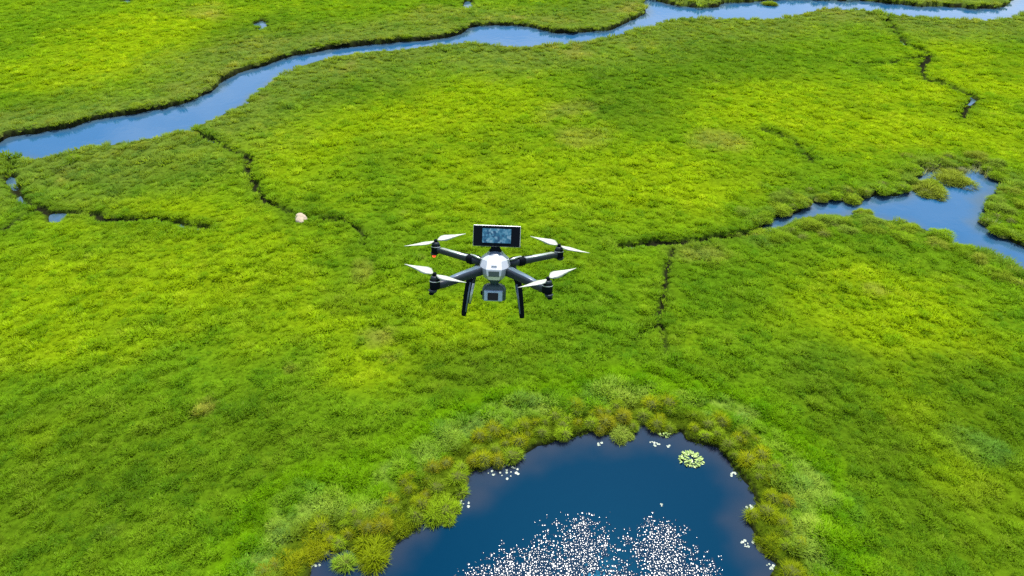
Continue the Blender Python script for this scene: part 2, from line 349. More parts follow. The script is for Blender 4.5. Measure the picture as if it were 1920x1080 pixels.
# ---- water
def water_material(name, deep, shallow, ripples, ior):
    m, n, l, p = node_mat(name)
    geo = n.new('ShaderNodeNewGeometry')
    sh = n.new('ShaderNodeAttribute'); sh.attribute_name = 'shallow'
    mx = n.new('ShaderNodeMix'); mx.data_type = 'RGBA'
    mx.inputs[6].default_value = (*deep, 1); mx.inputs[7].default_value = (*shallow, 1)
    l.new(sh.outputs['Fac'], mx.inputs[0]); l.new(mx.outputs[2], p.inputs['Base Color'])
    p.inputs['IOR'].default_value = ior
    p.inputs['Roughness'].default_value = 0.025
    p.inputs['Specular Tint'].default_value = (0.16, 0.62, 0.82, 1) if ripples else (0.85, 0.95, 1.0, 1)
    # long gentle swell of the open water
    nz = n.new('ShaderNodeTexNoise'); nz.inputs['Scale'].default_value = 1.1; nz.inputs['Detail'].default_value = 3
    l.new(geo.outputs['Position'], nz.inputs['Vector'])
    b1 = n.new('ShaderNodeBump'); b1.inputs['Strength'].default_value = 0.15; b1.inputs['Distance'].default_value = 0.035
    l.new(nz.outputs[0], b1.inputs['Height'])
    if ripples:
        # gusts roughen patches of the pond into small wavelets that glint in the sun
        rp = n.new('ShaderNodeAttribute'); rp.attribute_name = 'ripple'
        vo = n.new('ShaderNodeTexVoronoi'); vo.inputs['Scale'].default_value = 8.4; vo.inputs['Randomness'].default_value = 0.9
        wp = n.new('ShaderNodeTexNoise'); wp.inputs['Scale'].default_value = 3.0; wp.inputs['Detail'].default_value = 2
        l.new(geo.outputs['Position'], wp.inputs['Vector'])
        wv = n.new('ShaderNodeMix'); wv.data_type = 'RGBA'; wv.blend_type = 'ADD'; wv.inputs[0].default_value = 0.12
        l.new(geo.outputs['Position'], wv.inputs[6]); l.new(wp.outputs['Color'], wv.inputs[7])
        l.new(wv.outputs[2], vo.inputs['Vector'])
        sp = n.new('ShaderNodeSeparateXYZ'); l.new(vo.outputs['Color'], sp.inputs[0])
        mk = n.new('ShaderNodeMath'); mk.operation = 'LESS_THAN'
        l.new(sp.outputs[0], mk.inputs[0]); l.new(rp.outputs['Fac'], mk.inputs[1])
        sq = n.new('ShaderNodeMath'); sq.operation = 'POWER'; sq.inputs[1].default_value = 2.0
        l.new(vo.outputs['Distance'], sq.inputs[0])
        # each wavelet leans its own way
        b2 = n.new('ShaderNodeBump'); b2.inputs['Distance'].default_value = 0.024; b2.invert = True
        l.new(mk.outputs[0], b2.inputs['Strength'])
        cv = n.new('ShaderNodeMapRange'); cv.inputs[3].default_value = 0.45; cv.inputs[4].default_value = 1.9
        l.new(sp.outputs[1], cv.inputs[0])
        hm = n.new('ShaderNodeMath'); hm.operation = 'MULTIPLY'; l.new(sq.outputs[0], hm.inputs[0]); l.new(cv.outputs[0], hm.inputs[1])
        l.new(hm.outputs[0], b2.inputs['Height']); l.new(b1.outputs[0], b2.inputs['Normal'])
        l.new(b2.outputs[0], p.inputs['Normal'])
        rr = n.new('ShaderNodeMapRange'); rr.inputs[3].default_value = 0.045; rr.inputs[4].default_value = 0.17
        l.new(mk.outputs[0], rr.inputs[0]); l.new(rr.outputs[0], p.inputs['Roughness'])
        st = n.new('ShaderNodeMix'); st.data_type = 'RGBA'; st.inputs[6].default_value = (0.05, 0.58, 1.0, 1); st.inputs[7].default_value = (1, 1, 1, 1)
        l.new(mk.outputs[0], st.inputs[0]); l.new(st.outputs[2], p.inputs['Specular Tint'])
    else:
        l.new(b1.outputs[0], p.inputs['Normal'])
    return m

MAT_WATER = water_material('still_water', (0.010, 0.070, 0.160), (0.036, 0.070, 0.100), False, 1.46)
MAT_POND = water_material('pond_water', (0.0001, 0.0150, 0.038), (0.018, 0.024, 0.040), True, 1.34)

def water_body(name, label, dist, others, mat, level, cat):
    own = np.ones(len(dist), bool)
    for o in others: own &= dist <= o
    mask = own & (dist < 0.9) & (FZ < 0.16)
    q = grid_faces(mask)
    used, inv = np.unique(q, return_inverse=True)
    v = np.stack([fx_[used], fy_[used], np.full(len(used), level)], 1)
    me = fast_mesh(name, v, inv.reshape(q.shape))
    s = sstep(-1.9, 0.1, dist[used] + 0.7 * fbm(fx_[used], fy_[used], 1.5, 141))
    at = me.attributes.new('shallow', 'FLOAT', 'POINT'); at.data.foreach_set('value', s.astype(np.float32))
    rp = np.zeros(len(used))
    for cx, cy_, r in RIPPLE:
        e = np.hypot(fx_[used] - cx, fy_[used] - cy_) / r + 0.45 * fbm(fx_[used], fy_[used], 1.2, 151)
        rp = np.maximum(rp, 0.99 * sstep(1.6, 0.3, e) ** 1.3)
    at = me.attributes.new('ripple', 'FLOAT', 'POINT'); at.data.foreach_set('value', rp.astype(np.float32))
    me.materials.append(mat)
    o = bpy.data.objects.new(name, me); COL.objects.link(o)
    return tag(o, label, cat, kind='structure')

BIG = np.full(len(fx_), 1e9)
water_body('river_water', 'pale blue river winding across the top of the marsh', D[0], [D[1], D[2]], MAT_WATER, 0.0, 'river')
water_body('lagoon_water', 'blue lagoon with shaggy banks at the right', D[1], [D[0], D[2]], MAT_WATER, 0.0, 'lagoon')
water_body('pond_water', 'dark blue pond with sun glitter in the foreground', D[2], [D[0], D[1]], MAT_POND, 0.0, 'pond')
ditch_field = np.minimum(D[3], DD)
water_body('ditch_water', 'small pools and wet ditches between the grass', np.where(ditch_field < 0.9, ditch_field, 9), [D[0] + .9, D[1] + .9, D[2] + .9], MAT_WATER, 0.004, 'water')

# ------------------------------------------------------------------ grass of the meadow (nobody could count it)
def leaf_material(name, source, trans=0.42, vary=0.25):
    m = bpy.data.materials.new(name); m.use_nodes = True
    n, l = m.node_tree.nodes, m.node_tree.links
    n.clear()
    out = n.new('ShaderNodeOutputMaterial')
    if source == 'instancer':
        c = n.new('ShaderNodeAttribute'); c.attribute_type = 'INSTANCER'; c.attribute_name = 'tint'; csock = c.outputs['Color']
    else:
        c = n.new('ShaderNodeObjectInfo'); csock = c.outputs['Color']
    v = n.new('ShaderNodeAttribute'); v.attribute_name = 'vary'
    mr = n.new('ShaderNodeMapRange'); mr.inputs[3].default_value = 1 - vary; mr.inputs[4].default_value = 1 + vary
    l.new(v.outputs['Fac'], mr.inputs[0])
    sc = n.new('ShaderNodeVectorMath'); sc.operation = 'SCALE'
    l.new(csock, sc.inputs[0]); l.new(mr.outputs[0], sc.inputs['Scale'])
    # a few straw-coloured old blades
    dry = n.new('ShaderNodeMapRange'); dry.inputs[1].default_value = 0.90; dry.inputs[2].default_value = 1.0; dry.inputs[4].default_value = 0.25
    l.new(v.outputs['Fac'], dry.inputs[0])
    mx = n.new('ShaderNodeMix'); mx.data_type = 'RGBA'; mx.inputs[7].default_value = (0.30, 0.30, 0.09, 1)
    l.new(dry.outputs[0], mx.inputs[0]); l.new(sc.outputs[0], mx.inputs[6])
    df = n.new('ShaderNodeBsdfDiffuse'); tr = n.new('ShaderNodeBsdfTranslucent')
    l.new(mx.outputs[2], df.inputs['Color'])
    tw = n.new('ShaderNodeMix'); tw.data_type = 'RGBA'; tw.blend_type = 'MULTIPLY'; tw.inputs[0].default_value = 1.0
    tw.inputs[7].default_value = (1.25, 1.20, 0.45, 1)
    l.new(mx.outputs[2], tw.inputs[6]); l.new(tw.outputs[2], tr.inputs['Color'])
    mixs = n.new('ShaderNodeMixShader'); mixs.inputs[0].default_value = trans
    l.new(df.outputs[0], mixs.inputs[1]); l.new(tr.outputs[0], mixs.inputs[2])
    l.new(mixs.outputs[0], out.inputs['Surface'])
    return m

MAT_GRASS = leaf_material('grass_blades', 'instancer')
MAT_SEDGE = leaf_material('sedge_blades', 'object', 0.35, 0.35)

def blade_mesh(name, rnd, count, root_r, length, width, lean, droop, mat, seg=2, dome=0.0, cushion=0.25, lobes=None):
    """a tuft of curved tapering blades rising from a small patch"""
    V, F, vary = [], [], []
    for b in range(count):
        ang = rnd.uniform(0, 2 * math.pi)
        lb = lobes[b % len(lobes)] if lobes else (0.0, 0.0, 1.0)
        rr = root_r * math.sqrt(rnd.random())
        px, py = lb[0] + lb[2] * rr * math.cos(ang), lb[1] + lb[2] * rr * math.sin(ang)
        out = ang + rnd.uniform(-0.9, 0.9)
        L = length * lb[2] * rnd.uniform(0.6, 1.2)
        ln = lean * (0.35 + 0.65 * rr / max(root_r, 1e-6)) * rnd.uniform(0.5, 1.4)
        side = out + math.pi / 2 + rnd.uniform(-0.8, 0.8)
        sx, sy = math.cos(side), math.sin(side)
        base = len(V); th = ln
        x, y, z = px, py, lb[2] * dome * (1 - (rr / max(root_r, 1e-6)) ** 2) - 0.02
        vv = rnd.random()
        w0 = width * rnd.uniform(0.7, 1.3)
        for s in range(seg + 1):
            t = s / seg
            w = w0 * (1 - t ** 1.6) * 0.5
            if s < seg:
                V += [(x - sx * w, y - sy * w, z), (x + sx * w, y + sy * w, z)]; vary += [vv, vv]
            else:
                V.append((x, y, z)); vary.append(vv)
            st = L / seg
            x += st * math.sin(th) * math.cos(out); y += st * math.sin(th) * math.sin(out); z += st * math.cos(th)
            th += droop / seg * rnd.uniform(0.7, 1.3)
        a_, b_, c_ = Vector(V[base]), Vector(V[base + 1]), Vector(V[base + 2 if seg == 1 else base + 2])
        up = (b_ - a_).cross(c_ - a_).z >= 0          # upper face of the blade outwards
        for s in range(seg - 1):
            i = base + 2 * s
            F.append((i, i + 1, i + 3, i + 2) if up else (i + 2, i + 3, i + 1, i))
        i = base + 2 * (seg - 1)
        F.append((i, i + 1, i + 2) if up else (i + 2, i + 1, i))
    me = bpy.data.meshes.new(name)
    me.from_pydata(V, [], F)
    at = me.attributes.new('vary', 'FLOAT', 'POINT'); at.data.foreach_set('value', np.array(vary, np.float32))
    me.materials.append(mat)
    me.polygons.foreach_set('use_smooth', [True] * len(me.polygons))
    me.update()
    # blades stand so close that the tuft shades as one soft cushion
    nr = []
    for v in me.vertices:
        q = v.normal.copy(); q.z = abs(q.z)
        c_ = Vector((v.co.x, v.co.y, 0.35 * root_r)).normalized()
        nr.append((q * 0.55 + Vector((0, 0, 0.62)) + c_ * cushion).normalized())
    me.normals_split_custom_set_from_vertices(nr)
    return me

rnd = random.Random(5)
tuft_sources = []
for k in range(5):
    nb, ln_, wd = [(80, 0.30, 0.050), (80, 0.30, 0.050), (70, 0.34, 0.045), (120, 0.38, 0.030), (48, 0.25, 0.085)][k]
    me = blade_mesh('grass_tuft', rnd, nb, 0.30, ln_, wd, 0.60, 1.0, MAT_GRASS)
    tuft_sources.append(bpy.data.objects.new('grass_tuft', me))

def in_view(x, y, margin=1.22):
    depth = y * math.cos(R(38)) + (30 - 0.3) * math.sin(R(38))
    up = y * math.sin(R(38)) - (30 - 0.3) * math.cos(R(38))
    return (depth > 0) & (np.abs(x) < depth * 0.75 * margin + 2) & (np.abs(up) < depth * 0.4219 * margin + 1)

pts = []
for y0, y1, s in ((8, 30, 0.25), (30, 50, 0.34), (50, 75, 0.47), (75, 100, 0.60), (100, 150, 0.78)):
    xs = np.arange(-125, 125, s); ys = np.arange(y0, y1, s)
    X, Y = np.meshgrid(xs, ys)
    X = X.ravel() + rng.uniform(-0.5, 0.5, X.size) * s * 1.1
    Y = Y.ravel() + rng.uniform(-0.5, 0.5, Y.size) * s * 1.1
    k = in_view(X, Y)
    pts.append(np.stack([X[k], Y[k], np.full(k.sum(), s)], 1))
pts = np.concatenate(pts)
px_, py_, ps_ = pts.T
d4 = water_dist(px_, py_); dd_ = ditch_dist(px_, py_)
dm = np.minimum(np.minimum(d4[0], d4[1]), np.minimum(d4[2], d4[3]))
pit = vnoise(px_, py_, 0.42, 171) + 0.6 * vnoise(px_, py_, 2.3, 172) > 0.38
keep = (dm > 0.05) & (dd_ > 0.02) & ~pit
px_, py_, ps_, dd_, dm = px_[keep], py_[keep], ps_[keep], dd_[keep], dm[keep]
d4 = [d[keep] for d in d4]
pz_ = height(px_, py_, *d4, dd_)
pc_ = cover(px_, py_, *d4, dd_) * rng.uniform(0.84, 1.16, len(px_))[:, None]
clump = vnoise(px_, py_, 0.65, 181) + 0.6 * vnoise(px_, py_, 1.5, 182) + rng.uniform(-0.18, 0.18, len(px_))   # neighbouring kinds of plant
kd = sstep(0.12, 0.42, -clump)[:, None]; ky = sstep(0.15, 0.45, clump)[:, None]
pc_ = pc_ * (1 - kd) + pc_ * np.array([0.68, 0.80, 0.95])[None, :] * kd
pc_ = pc_ * (1 - ky) + (pc_ * np.array([1.22, 1.10, 1.0])[None, :] + np.array([0.006, 0.006, 0.004])[None, :]) * ky
hum = 1.0 + 0.45 * fbm(px_, py_, 2.4, 161, 2) + 1.15 * vnoise(px_, py_, 0.6, 165)
sc_ = (0.60 + 0.85 * (ps_ - 0.25)) * np.clip(hum, 0.52, 1.7) * rng.uniform(0.8, 1.2, len(px_))
edge = sstep(2.2, 0.2, np.minimum(d4[0], d4[1]))
sc_ *= 1 + 0.2 * edge
sc_ *= np.where(d4[2] < 1.2, 0.75, np.where(d4[2] < 3.4, 1.25, 1.0))
grass_me = bpy.data.meshes.new('meadow_grass')
grass_me.vertices.add(len(px_))
grass_me.vertices.foreach_set('co', np.stack([px_, py_, pz_ - 0.03], 1).astype(np.float32).ravel())
def put(nm, ty, key, arr):
    at = grass_me.attributes.new(nm, ty, 'POINT'); at.data.foreach_set(key, arr.astype(np.float32).ravel())
put('tint', 'FLOAT_COLOR', 'color', np.concatenate([pc_, np.ones((len(pc_), 1))], 1))
put('size', 'FLOAT', 'value', sc_)
put('turn', 'FLOAT_VECTOR', 'vector', np.stack([rng.uniform(-0.16, 0.16, len(px_)), rng.uniform(-0.16, 0.16, len(px_)), rng.uniform(0, 6.283, len(px_))], 1))
grass_me.materials.append(MAT_GRASS)
grass = bpy.data.objects.new('meadow_grass', grass_me)
COL.objects.link(grass)
tag(grass, 'short bright green marsh grass covering the whole meadow', 'grass', kind='stuff')

ng = bpy.data.node_groups.new('grass_scatter', 'GeometryNodeTree')
ng.interface.new_socket('Geometry', in_out='INPUT', socket_type='NodeSocketGeometry')
ng.interface.new_socket('Geometry', in_out='OUTPUT', socket_type='NodeSocketGeometry')
gi = ng.nodes.new('NodeGroupInput'); go = ng.nodes.new('NodeGroupOutput')
iop = ng.nodes.new('GeometryNodeInstanceOnPoints')
gti = ng.nodes.new('GeometryNodeGeometryToInstance')
for o in tuft_sources:
    oi = ng.nodes.new('GeometryNodeObjectInfo'); oi.inputs['Object'].default_value = o; oi.inputs['As Instance'].default_value = True
    ng.links.new(oi.outputs['Geometry'], gti.inputs[0])
def named(nm, ty):
    q = ng.nodes.new('GeometryNodeInputNamedAttribute'); q.data_type = ty; q.inputs['Name'].default_value = nm
    return next(s for s in q.outputs if s.enabled and s.name == 'Attribute')
ng.links.new(gi.outputs[0], iop.inputs['Points'])
ng.links.new(gti.outputs[0], iop.inputs['Instance'])
iop.inputs['Pick Instance'].default_value = True
rv = ng.nodes.new('FunctionNodeRandomValue'); rv.data_type = 'INT'
rv.inputs[4].default_value = 0; rv.inputs[5].default_value = len(tuft_sources) - 1
ng.links.new(rv.outputs[2], iop.inputs['Instance Index'])
ng.links.new(named('turn', 'FLOAT_VECTOR'), iop.inputs['Rotation'])
ng.links.new(named('size', 'FLOAT'), iop.inputs['Scale'])
ng.links.new(iop.outputs[0], go.inputs[0])
md = grass.modifiers.new('scatter', 'NODES'); md.node_group = ng
print('tufts', len(px_), 'ground verts', nx * ny)

# ------------------------------------------------------------------ sedge tussocks: each its own thing
MAT_MOUND = simple_mat('tussock_peat', (0.070, 0.085, 0.015), 0.95, spec=0.1, noise=0.4, nscale=9)
def mound_mesh(rnd):
    V, F = [(0, 0, 0.30)], []
    rings, seg = 4, 14
    for r in range(1, rings + 1):
        t = r / rings
        for s in range(seg):
            an = 2 * math.pi * s / seg
            rr = 0.46 * t * rnd.uniform(0.88, 1.1)
            V.append((rr * math.cos(an), rr * math.sin(an), 0.30 * (1 - t * t) * rnd.uniform(0.85, 1.1) - 0.25 * (t == 1)))
    for s in range(seg):
        F.append((0, 1 + s, 1 + (s + 1) % seg))
        for r in range(rings - 1):
            a0 = 1 + r * seg; b0 = a0 + seg
            F.append((a0 + s, b0 + s, b0 + (s + 1) % seg, a0 + (s + 1) % seg))
    me = bpy.data.meshes.new('mound'); me.from_pydata(V, [], F)
    me.polygons.foreach_set('use_smooth', [True] * len(me.polygons))
    me.materials.append(MAT_MOUND); me.update()
    return me

rnd = random.Random(11)
TUSSOCK = []
def lobe_set(rnd, count, spread, lo, hi):
    out = [(0.0, 0.0, hi)]
    for k in range(count):
        an = rnd.uniform(0, 6.28)
        out.append((spread * math.cos(an) * rnd.uniform(0.6, 1), spread * math.sin(an) * rnd.uniform(0.6, 1), rnd.uniform(lo, hi)))
    return out
for k in range(8):   # unit tussock: about 1 m across, two to four heads grown together
    TUSSOCK.append((mound_mesh(rnd), blade_mesh('blades', rnd, 760, 0.34, 0.46, 0.022, 0.80, 1.15, MAT_SEDGE, seg=3, dome=0.26, cushion=0.15, lobes=lobe_set(rnd, rnd.randrange(2, 5), 0.27, 0.4, 0.9))))

BIG_TUSSOCK = [(mound_mesh(rnd), blade_mesh('blades', rnd, 2600, 0.40, 0.34, 0.013, 0.80, 1.2, MAT_SEDGE, seg=3, dome=0.36, cushion=0.15, lobes=lobe_set(rnd, 7, 0.34, 0.35, 0.66))) for k in range(3)]

def tussock(x, y, z, dia, color, label, group=None, cat='sedge tussock', flat=0.8, name='sedge_tussock', ell=1.0):
    root = empty(name, (x, y, z))
    root.rotation_euler = (0, 0, rnd.uniform(0, 6.28))
    k = dia * 0.92
    root.scale = (k, k * ell, k * flat)
    kinds = TUSSOCK if dia < 1.55 else BIG_TUSSOCK
    m, b = kinds[rnd.randrange(len(kinds))]
    for nm, me in (('mound', m), ('blades', b)):
        o = bpy.data.objects.new(nm, me); COL.objects.link(o); o.parent = root
        o.color = (*color, 1)
        if nm == 'mound' and dia >= 1.55: o.scale = (1.0, 1.0, 0.45)
    return tag(root, label, cat, group)

SEDGE = [(0.190, 0.250, 0.0060), (0.225, 0.265, 0.0060), (0.160, 0.245, 0.0110), (0.200, 0.215, 0.0090), (0.200, 0.310, 0.0110)]
GREEN = [(0.170, 0.250, 0.0140), (0.145, 0.225, 0.0200), (0.190, 0.245, 0.0220), (0.155, 0.260, 0.0100)]
def jitter(c, k=0.12):
    f = 1 + rnd.uniform(-k, k)
    return tuple(v * f for v in c)

ISLET_LABEL = {
    'big': ('largest rounded tussock jutting into the pond from its left shore', SEDGE[4]),
    'small': ('small tussock at the water just behind the largest left-shore pond tussock', SEDGE[4]),
    'lone': ('small tussock standing alone in the pond near the bottom left corner', (0.190, 0.310, 0.020)),
    'wide': ('wide olive tussock at the pond edge beside the lone water tussock', SEDGE[0]),
    'mid': ('olive tussock between the widest and the largest left-shore pond tussocks', SEDGE[0]),
    'left': ('yellow olive tussock behind the lone tussock at the pond', SEDGE[1]),
    'corner': ('leftmost tussock of the pond fringe at the bottom edge', SEDGE[1]),
    'right': ('round olive tussock in the water at the pond\'s right shore', SEDGE[0]),
    'lagoon_low': ('wide low green islet in the lagoon, nearer of its two islets', GREEN[2]),
    'lagoon_high': ('rounded green islet in the lagoon, farther of its two islets', GREEN[2]),
    'lagoon_mid': ('small tussock joining the two islets in the lagoon', GREEN[0]),
    'lagoon_grey': ('small greyish reed clump behind the lagoon islets', (0.20, 0.22, 0.10)),
    'river': ('small round green islet alone in the far river', GREEN[0]),
    'near_bank': ('single bushy tussock rising from the lagoon\'s near bank', GREEN[0]),
    'pale': ('pale green low tussock at the top of the pond\'s water edge', (0.240, 0.330, 0.040))}
taken = []
for x, y, w, key in ISLETS:
    lab, c = ISLET_LABEL[key]
    tussock(x, y, 0.0, w * (1.2 if key.startswith('lagoon') else 1.05), c, lab, flat=0.55 if w > 2.5 else 0.75, ell=0.85)
    taken.append((x, y, w * 0.5))

def along(poly, step, lo, hi):
    out = []
    n = len(poly)
    for i in range(n):
        ax, ay = poly[i]; bx, by = poly[(i + 1) % n]
        L = math.hypot(bx - ax, by - ay)
        nxn, nyn = (by - ay) / (L + 1e-9), -(bx - ax) / (L + 1e-9)
        t = rnd.random() * step
        while t < L:
            f = t / L
            out.append((ax + (bx - ax) * f, ay + (by - ay) * f, nxn, nyn))
            t += step * rnd.uniform(0.7, 1.3)
    return out

def fringe(poly, step, rows, pal, dias, label, group, limit, sign, flat=0.8, pack=0.55, near_shift=0.0, dry=-0.3):
    made = 0
    for lo, hi in rows:
        for x, y, nx_, ny_ in along(poly, step, lo, hi):
            off = (rnd.uniform(lo, hi) + (near_shift if ny_ * sign < -0.3 else 0)) * sign
            qx, qy = x + nx_ * off, y + ny_ * off
            xa, ya = np.array([qx]), np.array([qy])
            if not in_view(xa, ya, 1.06)[0]: continue
            w = rnd.uniform(*dias)
            if any(math.hypot(qx - tx, qy - ty) < (tr + w * 0.5) * pack for tx, ty, tr in taken): continue
            dw = water_dist(xa, ya)
            if min(d[0] for d in dw) < dry: continue
            z = float(height(xa, ya, *dw, ditch_dist(xa, ya))[0])
            tussock(qx, qy, max(0.0, z - 0.08), w, jitter(rnd.choice(pal)), label(qx, qy, ny_ * sign), group, flat=flat * rnd.uniform(0.85, 1.15), ell=rnd.uniform(0.8, 1.1))
            taken.append((qx, qy, w * 0.5)); made += 1
            if made >= limit: return made
    return made

def orient(poly):
    s = sum(poly[i][0] * poly[(i + 1) % len(poly)][1] - poly[(i + 1) % len(poly)][0] * poly[i][1] for i in range(len(poly)))
    return 1 if s > 0 else -1
def pond_label(x, y, n_):
    side = 'left shore' if x < 0.5 else 'right shore' if x > 9.5 else 'far top edge'
    return 'olive sedge tussock in the shaggy fringe on the %s of the near pond' % side
def lagoon_label(x, y, n_):
    side = 'near bank' if n_ < -0.3 else 'right-hand bank' if x > 36.5 and y < 53 else 'far bank'
    return 'dull green sedge tussock lining the %s of the right-hand lagoon' % side
def river_label(x, y, n_):
    bank = 'near' if n_ < 0 else 'far'
    part = 'left' if x < -20 else 'middle' if x < 22 else 'right'
    return 'low green sedge tussock on the %s bank of the far river, %s stretch' % (bank, part)
n1 = fringe(POND, 0.5, [(0.0, 0.3), (0.45, 0.9), (0.95, 1.5), (1.5, 2.1)], SEDGE, (0.75, 1.4), pond_label, 'sedge tussocks fringing the near pond', 260, orient(POND), flat=0.92, pack=0.47, dry=0.2)
n2 = fringe(LAGOON, 1.3, [(0.1, 0.5), (1.1, 1.9)], GREEN, (1.3, 2.5), lagoon_label, 'sedge tussocks lining the lagoon', 200, orient(LAGOON), flat=0.55, near_shift=0.7)
n3 = fringe(RIVER, 3.4, [(0.5, 1.2)], GREEN, (1.2, 2.0), river_label, 'sedge tussocks along the far river', 240, orient(RIVER), flat=0.42, near_shift=0.8)
print('tussocks', n1, n2, n3)

# ------------------------------------------------------------------ lily pads and floating plants on the pond
MAT_PAD = simple_mat('lily_pad_leaf', (0.22, 0.27, 0.20), 0.45, spec=0.4, noise=0.2, nscale=14)
pad_meshes = []
for k in range(3):
    V = [(0, 0, 0.012)]
    seg = 12
    for s in range(seg):
        an = 0.25 + (2 * math.pi - 0.5) * s / (seg - 1)
        rr = rnd.uniform(0.92, 1.06)
        V.append((rr * math.cos(an), rr * math.sin(an), rnd.uniform(0.0, 0.05)))
    nv = len(V)
    V += [(x, y, z - 0.05) for x, y, z in V]
    F = [(0, s, s + 1) for s in range(1, seg)] + [(nv, nv + s + 1, nv + s) for s in range(1, seg)]
    F += [(s, nv + s, nv + s + 1, s + 1) for s in range(0, seg)] + [(seg, nv + seg, nv, 0)]
    me = bpy.data.meshes.new('lily_pad'); me.from_pydata(V, [], F); me.materials.append(MAT_PAD); me.update()
    pad_meshes.append(me)
PAD_WHERE = ['along the pond\'s upper left shore', 'in the tiny patch under the pond\'s top edge', 'in the white cluster near the pond\'s top', 'beside the white cluster near the pond\'s top',
             'at the pond\'s right shore', 'at the lower right shore of the pond', 'beside the largest left-shore tussock', 'at the pond\'s upper right shore', 'in the bottom left inlet of the pond',
             'at the bottom right shore of the pond', 'alone in mid pond above the glitter', 'below the leafy floating plant']
for (x, y, w, n_), where in zip(LILY, PAD_WHERE):
    for k in range(n_):
        an = rnd.uniform(0, 6.28); rr = w * 0.5 * math.sqrt(rnd.random())
        qx, qy = x + rr * math.cos(an) * 1.2, y + rr * math.sin(an) * 0.7
        if min(float(d[0]) for d in water_dist(np.array([qx]), np.array([qy]))) > 0.1: continue
        o = bpy.data.objects.new('lily_pad', rnd.choice(pad_meshes)); COL.objects.link(o)
        s = rnd.uniform(0.03, 0.075)
        o.location = (qx, qy, 0.006 + 0.004 * (k % 4)); o.scale = (s, s, s * 0.6)
        o.rotation_euler = (rnd.uniform(-0.08, 0.08), rnd.uniform(-0.08, 0.08), rnd.uniform(0, 6.28))
        tag(o, 'small pale lily pad floating ' + where, 'lily pad', 'lily pads ' + where)

MAT_LEAF = simple_mat('water_plant_leaf', (0.27, 0.38, 0.10), 0.4, spec=0.4, noise=0.25, nscale=6)
for (x, y, w), lab in zip(LEAFY, ('pale green leafy plant floating on the pond off its upper right shore', 'small pale leafy plant at the very top of the pond')):
    root = empty('water_plant', (x, y, 0.0)); tag(root, lab, 'water plant')
    leafV = [(0, 0, 0), (0.5, 0.28, 0.05), (1, 0, -0.04), (0.5, -0.28, 0.05), (0.5, 0, -0.02)]
    lm = bpy.data.meshes.new('leaf'); lm.from_pydata(leafV, [], [(0, 4, 1), (1, 4, 2), (2, 4, 3), (3, 4, 0)]); lm.materials.append(MAT_LEAF); lm.update()
    for k in range(int(110 * w)):
        o = bpy.data.objects.new('leaf', lm); COL.objects.link(o); o.parent = root
        an = rnd.uniform(0, 6.28); rr = 0.5 * w * math.sqrt(rnd.random())
        o.location = (rr * math.cos(an), rr * math.sin(an) * 0.75, 0.03 + 0.22 * (1 - (rr / (0.5 * w)) ** 2) * rnd.random())
        s = rnd.uniform(0.13, 0.24); o.scale = (s, s, s)
        o.rotation_euler = (rnd.uniform(-0.5, 0.5), rnd.uniform(-0.6, 0.2), an + rnd.uniform(-0.8, 0.8))

# thin reeds standing in the far corner of the lagoon
reed_mesh = blade_mesh('reed_clump', random.Random(3), 26, 0.28, 0.75, 0.03, 0.35, 0.5, MAT_SEDGE)
for x, y in LAGREEDS:
    o = bpy.data.objects.new('reed_clump', reed_mesh); COL.objects.link(o)
    o.location = (x, y, -0.02); o.rotation_euler = (0, 0, rnd.uniform(0, 6.28)); o.color = (0.26, 0.30, 0.13, 1)
    s = rnd.uniform(0.7, 1.2); o.scale = (s, s, s)
    tag(o, 'thin pale reed clump standing in the shallow corners of the lagoon', 'reeds', 'reed clumps in the lagoon shallows')

# ------------------------------------------------------------------ pale boulder by the ditch
MAT_ROCK = simple_mat('pale_rock', (0.34, 0.28, 0.20), 0.9, spec=0.2, noise=0.3, nscale=5)
bm = bmesh.new()
bmesh.ops.create_icosphere(bm, subdivisions=3, radius=1.0)
for v in bm.verts:
    p = v.co.copy()
    k = 1 + 0.28 * math.sin(3.1 * p.x + 1.3 * p.y + 0.4) * math.cos(2.3 * p.y - 1.7 * p.z) + rnd.uniform(-0.05, 0.05)
    v.co = Vector((p.x * k * 0.52, p.y * k * 0.6, max(p.z * k * 0.25, -0.2)))
rock = bm_obj('boulder', bm, MAT_ROCK, smooth=False)
rock.location = (ROCK[0], ROCK[1], 0.40)
rock.rotation_euler = (0.1, -0.1, 0.5)
tag(rock, 'pale beige boulder lying in the grass where the thin ditch ends', 'boulder')

# ------------------------------------------------------------------ the drone
S = 6.0 / 1280.0      # model units to metres
drone = empty('quadcopter_drone', (-0.15, 4.849, 26.461))
drone.rotation_euler = (R(-20.0), R(1.3), R(-2.0))
tag(drone, 'grey quadcopter drone with white propellers and a screen on top, hovering above the marsh', 'drone')
M_DARK = simple_mat('dark_plastic', (0.018, 0.026, 0.036), 0.42, spec=0.25, noise=0.25, nscale=60)
M_BLACK = simple_mat('black_plastic', (0.004, 0.006, 0.009), 0.55, spec=0.03, noise=0.2, nscale=60)
M_GREY = simple_mat('blue_grey_shell', (0.075, 0.115, 0.165), 0.32, spec=0.5, noise=0.12, nscale=40, coat=0.3)
M_WHITE = simple_mat('white_shell', (0.60, 0.60, 0.61), 0.28, spec=0.5, noise=0.05, nscale=40, coat=0.4)
M_SHELL = simple_mat('grey_white_shell', (0.36, 0.39, 0.43), 0.3, spec=0.5, noise=0.06, nscale=40, coat=0.3)
M_PROP = simple_mat('white_propeller', (0.38, 0.41, 0.33), 0.45, spec=0.5, noise=0.06, nscale=50)
M_SILVER = simple_mat('silver_trim', (0.50, 0.54, 0.52), 0.34, metal=0.6, noise=0.08, nscale=50)
M_PANEL = simple_mat('grey_nose_panel', (0.055, 0.080, 0.080), 0.4, noise=0.15, nscale=60)
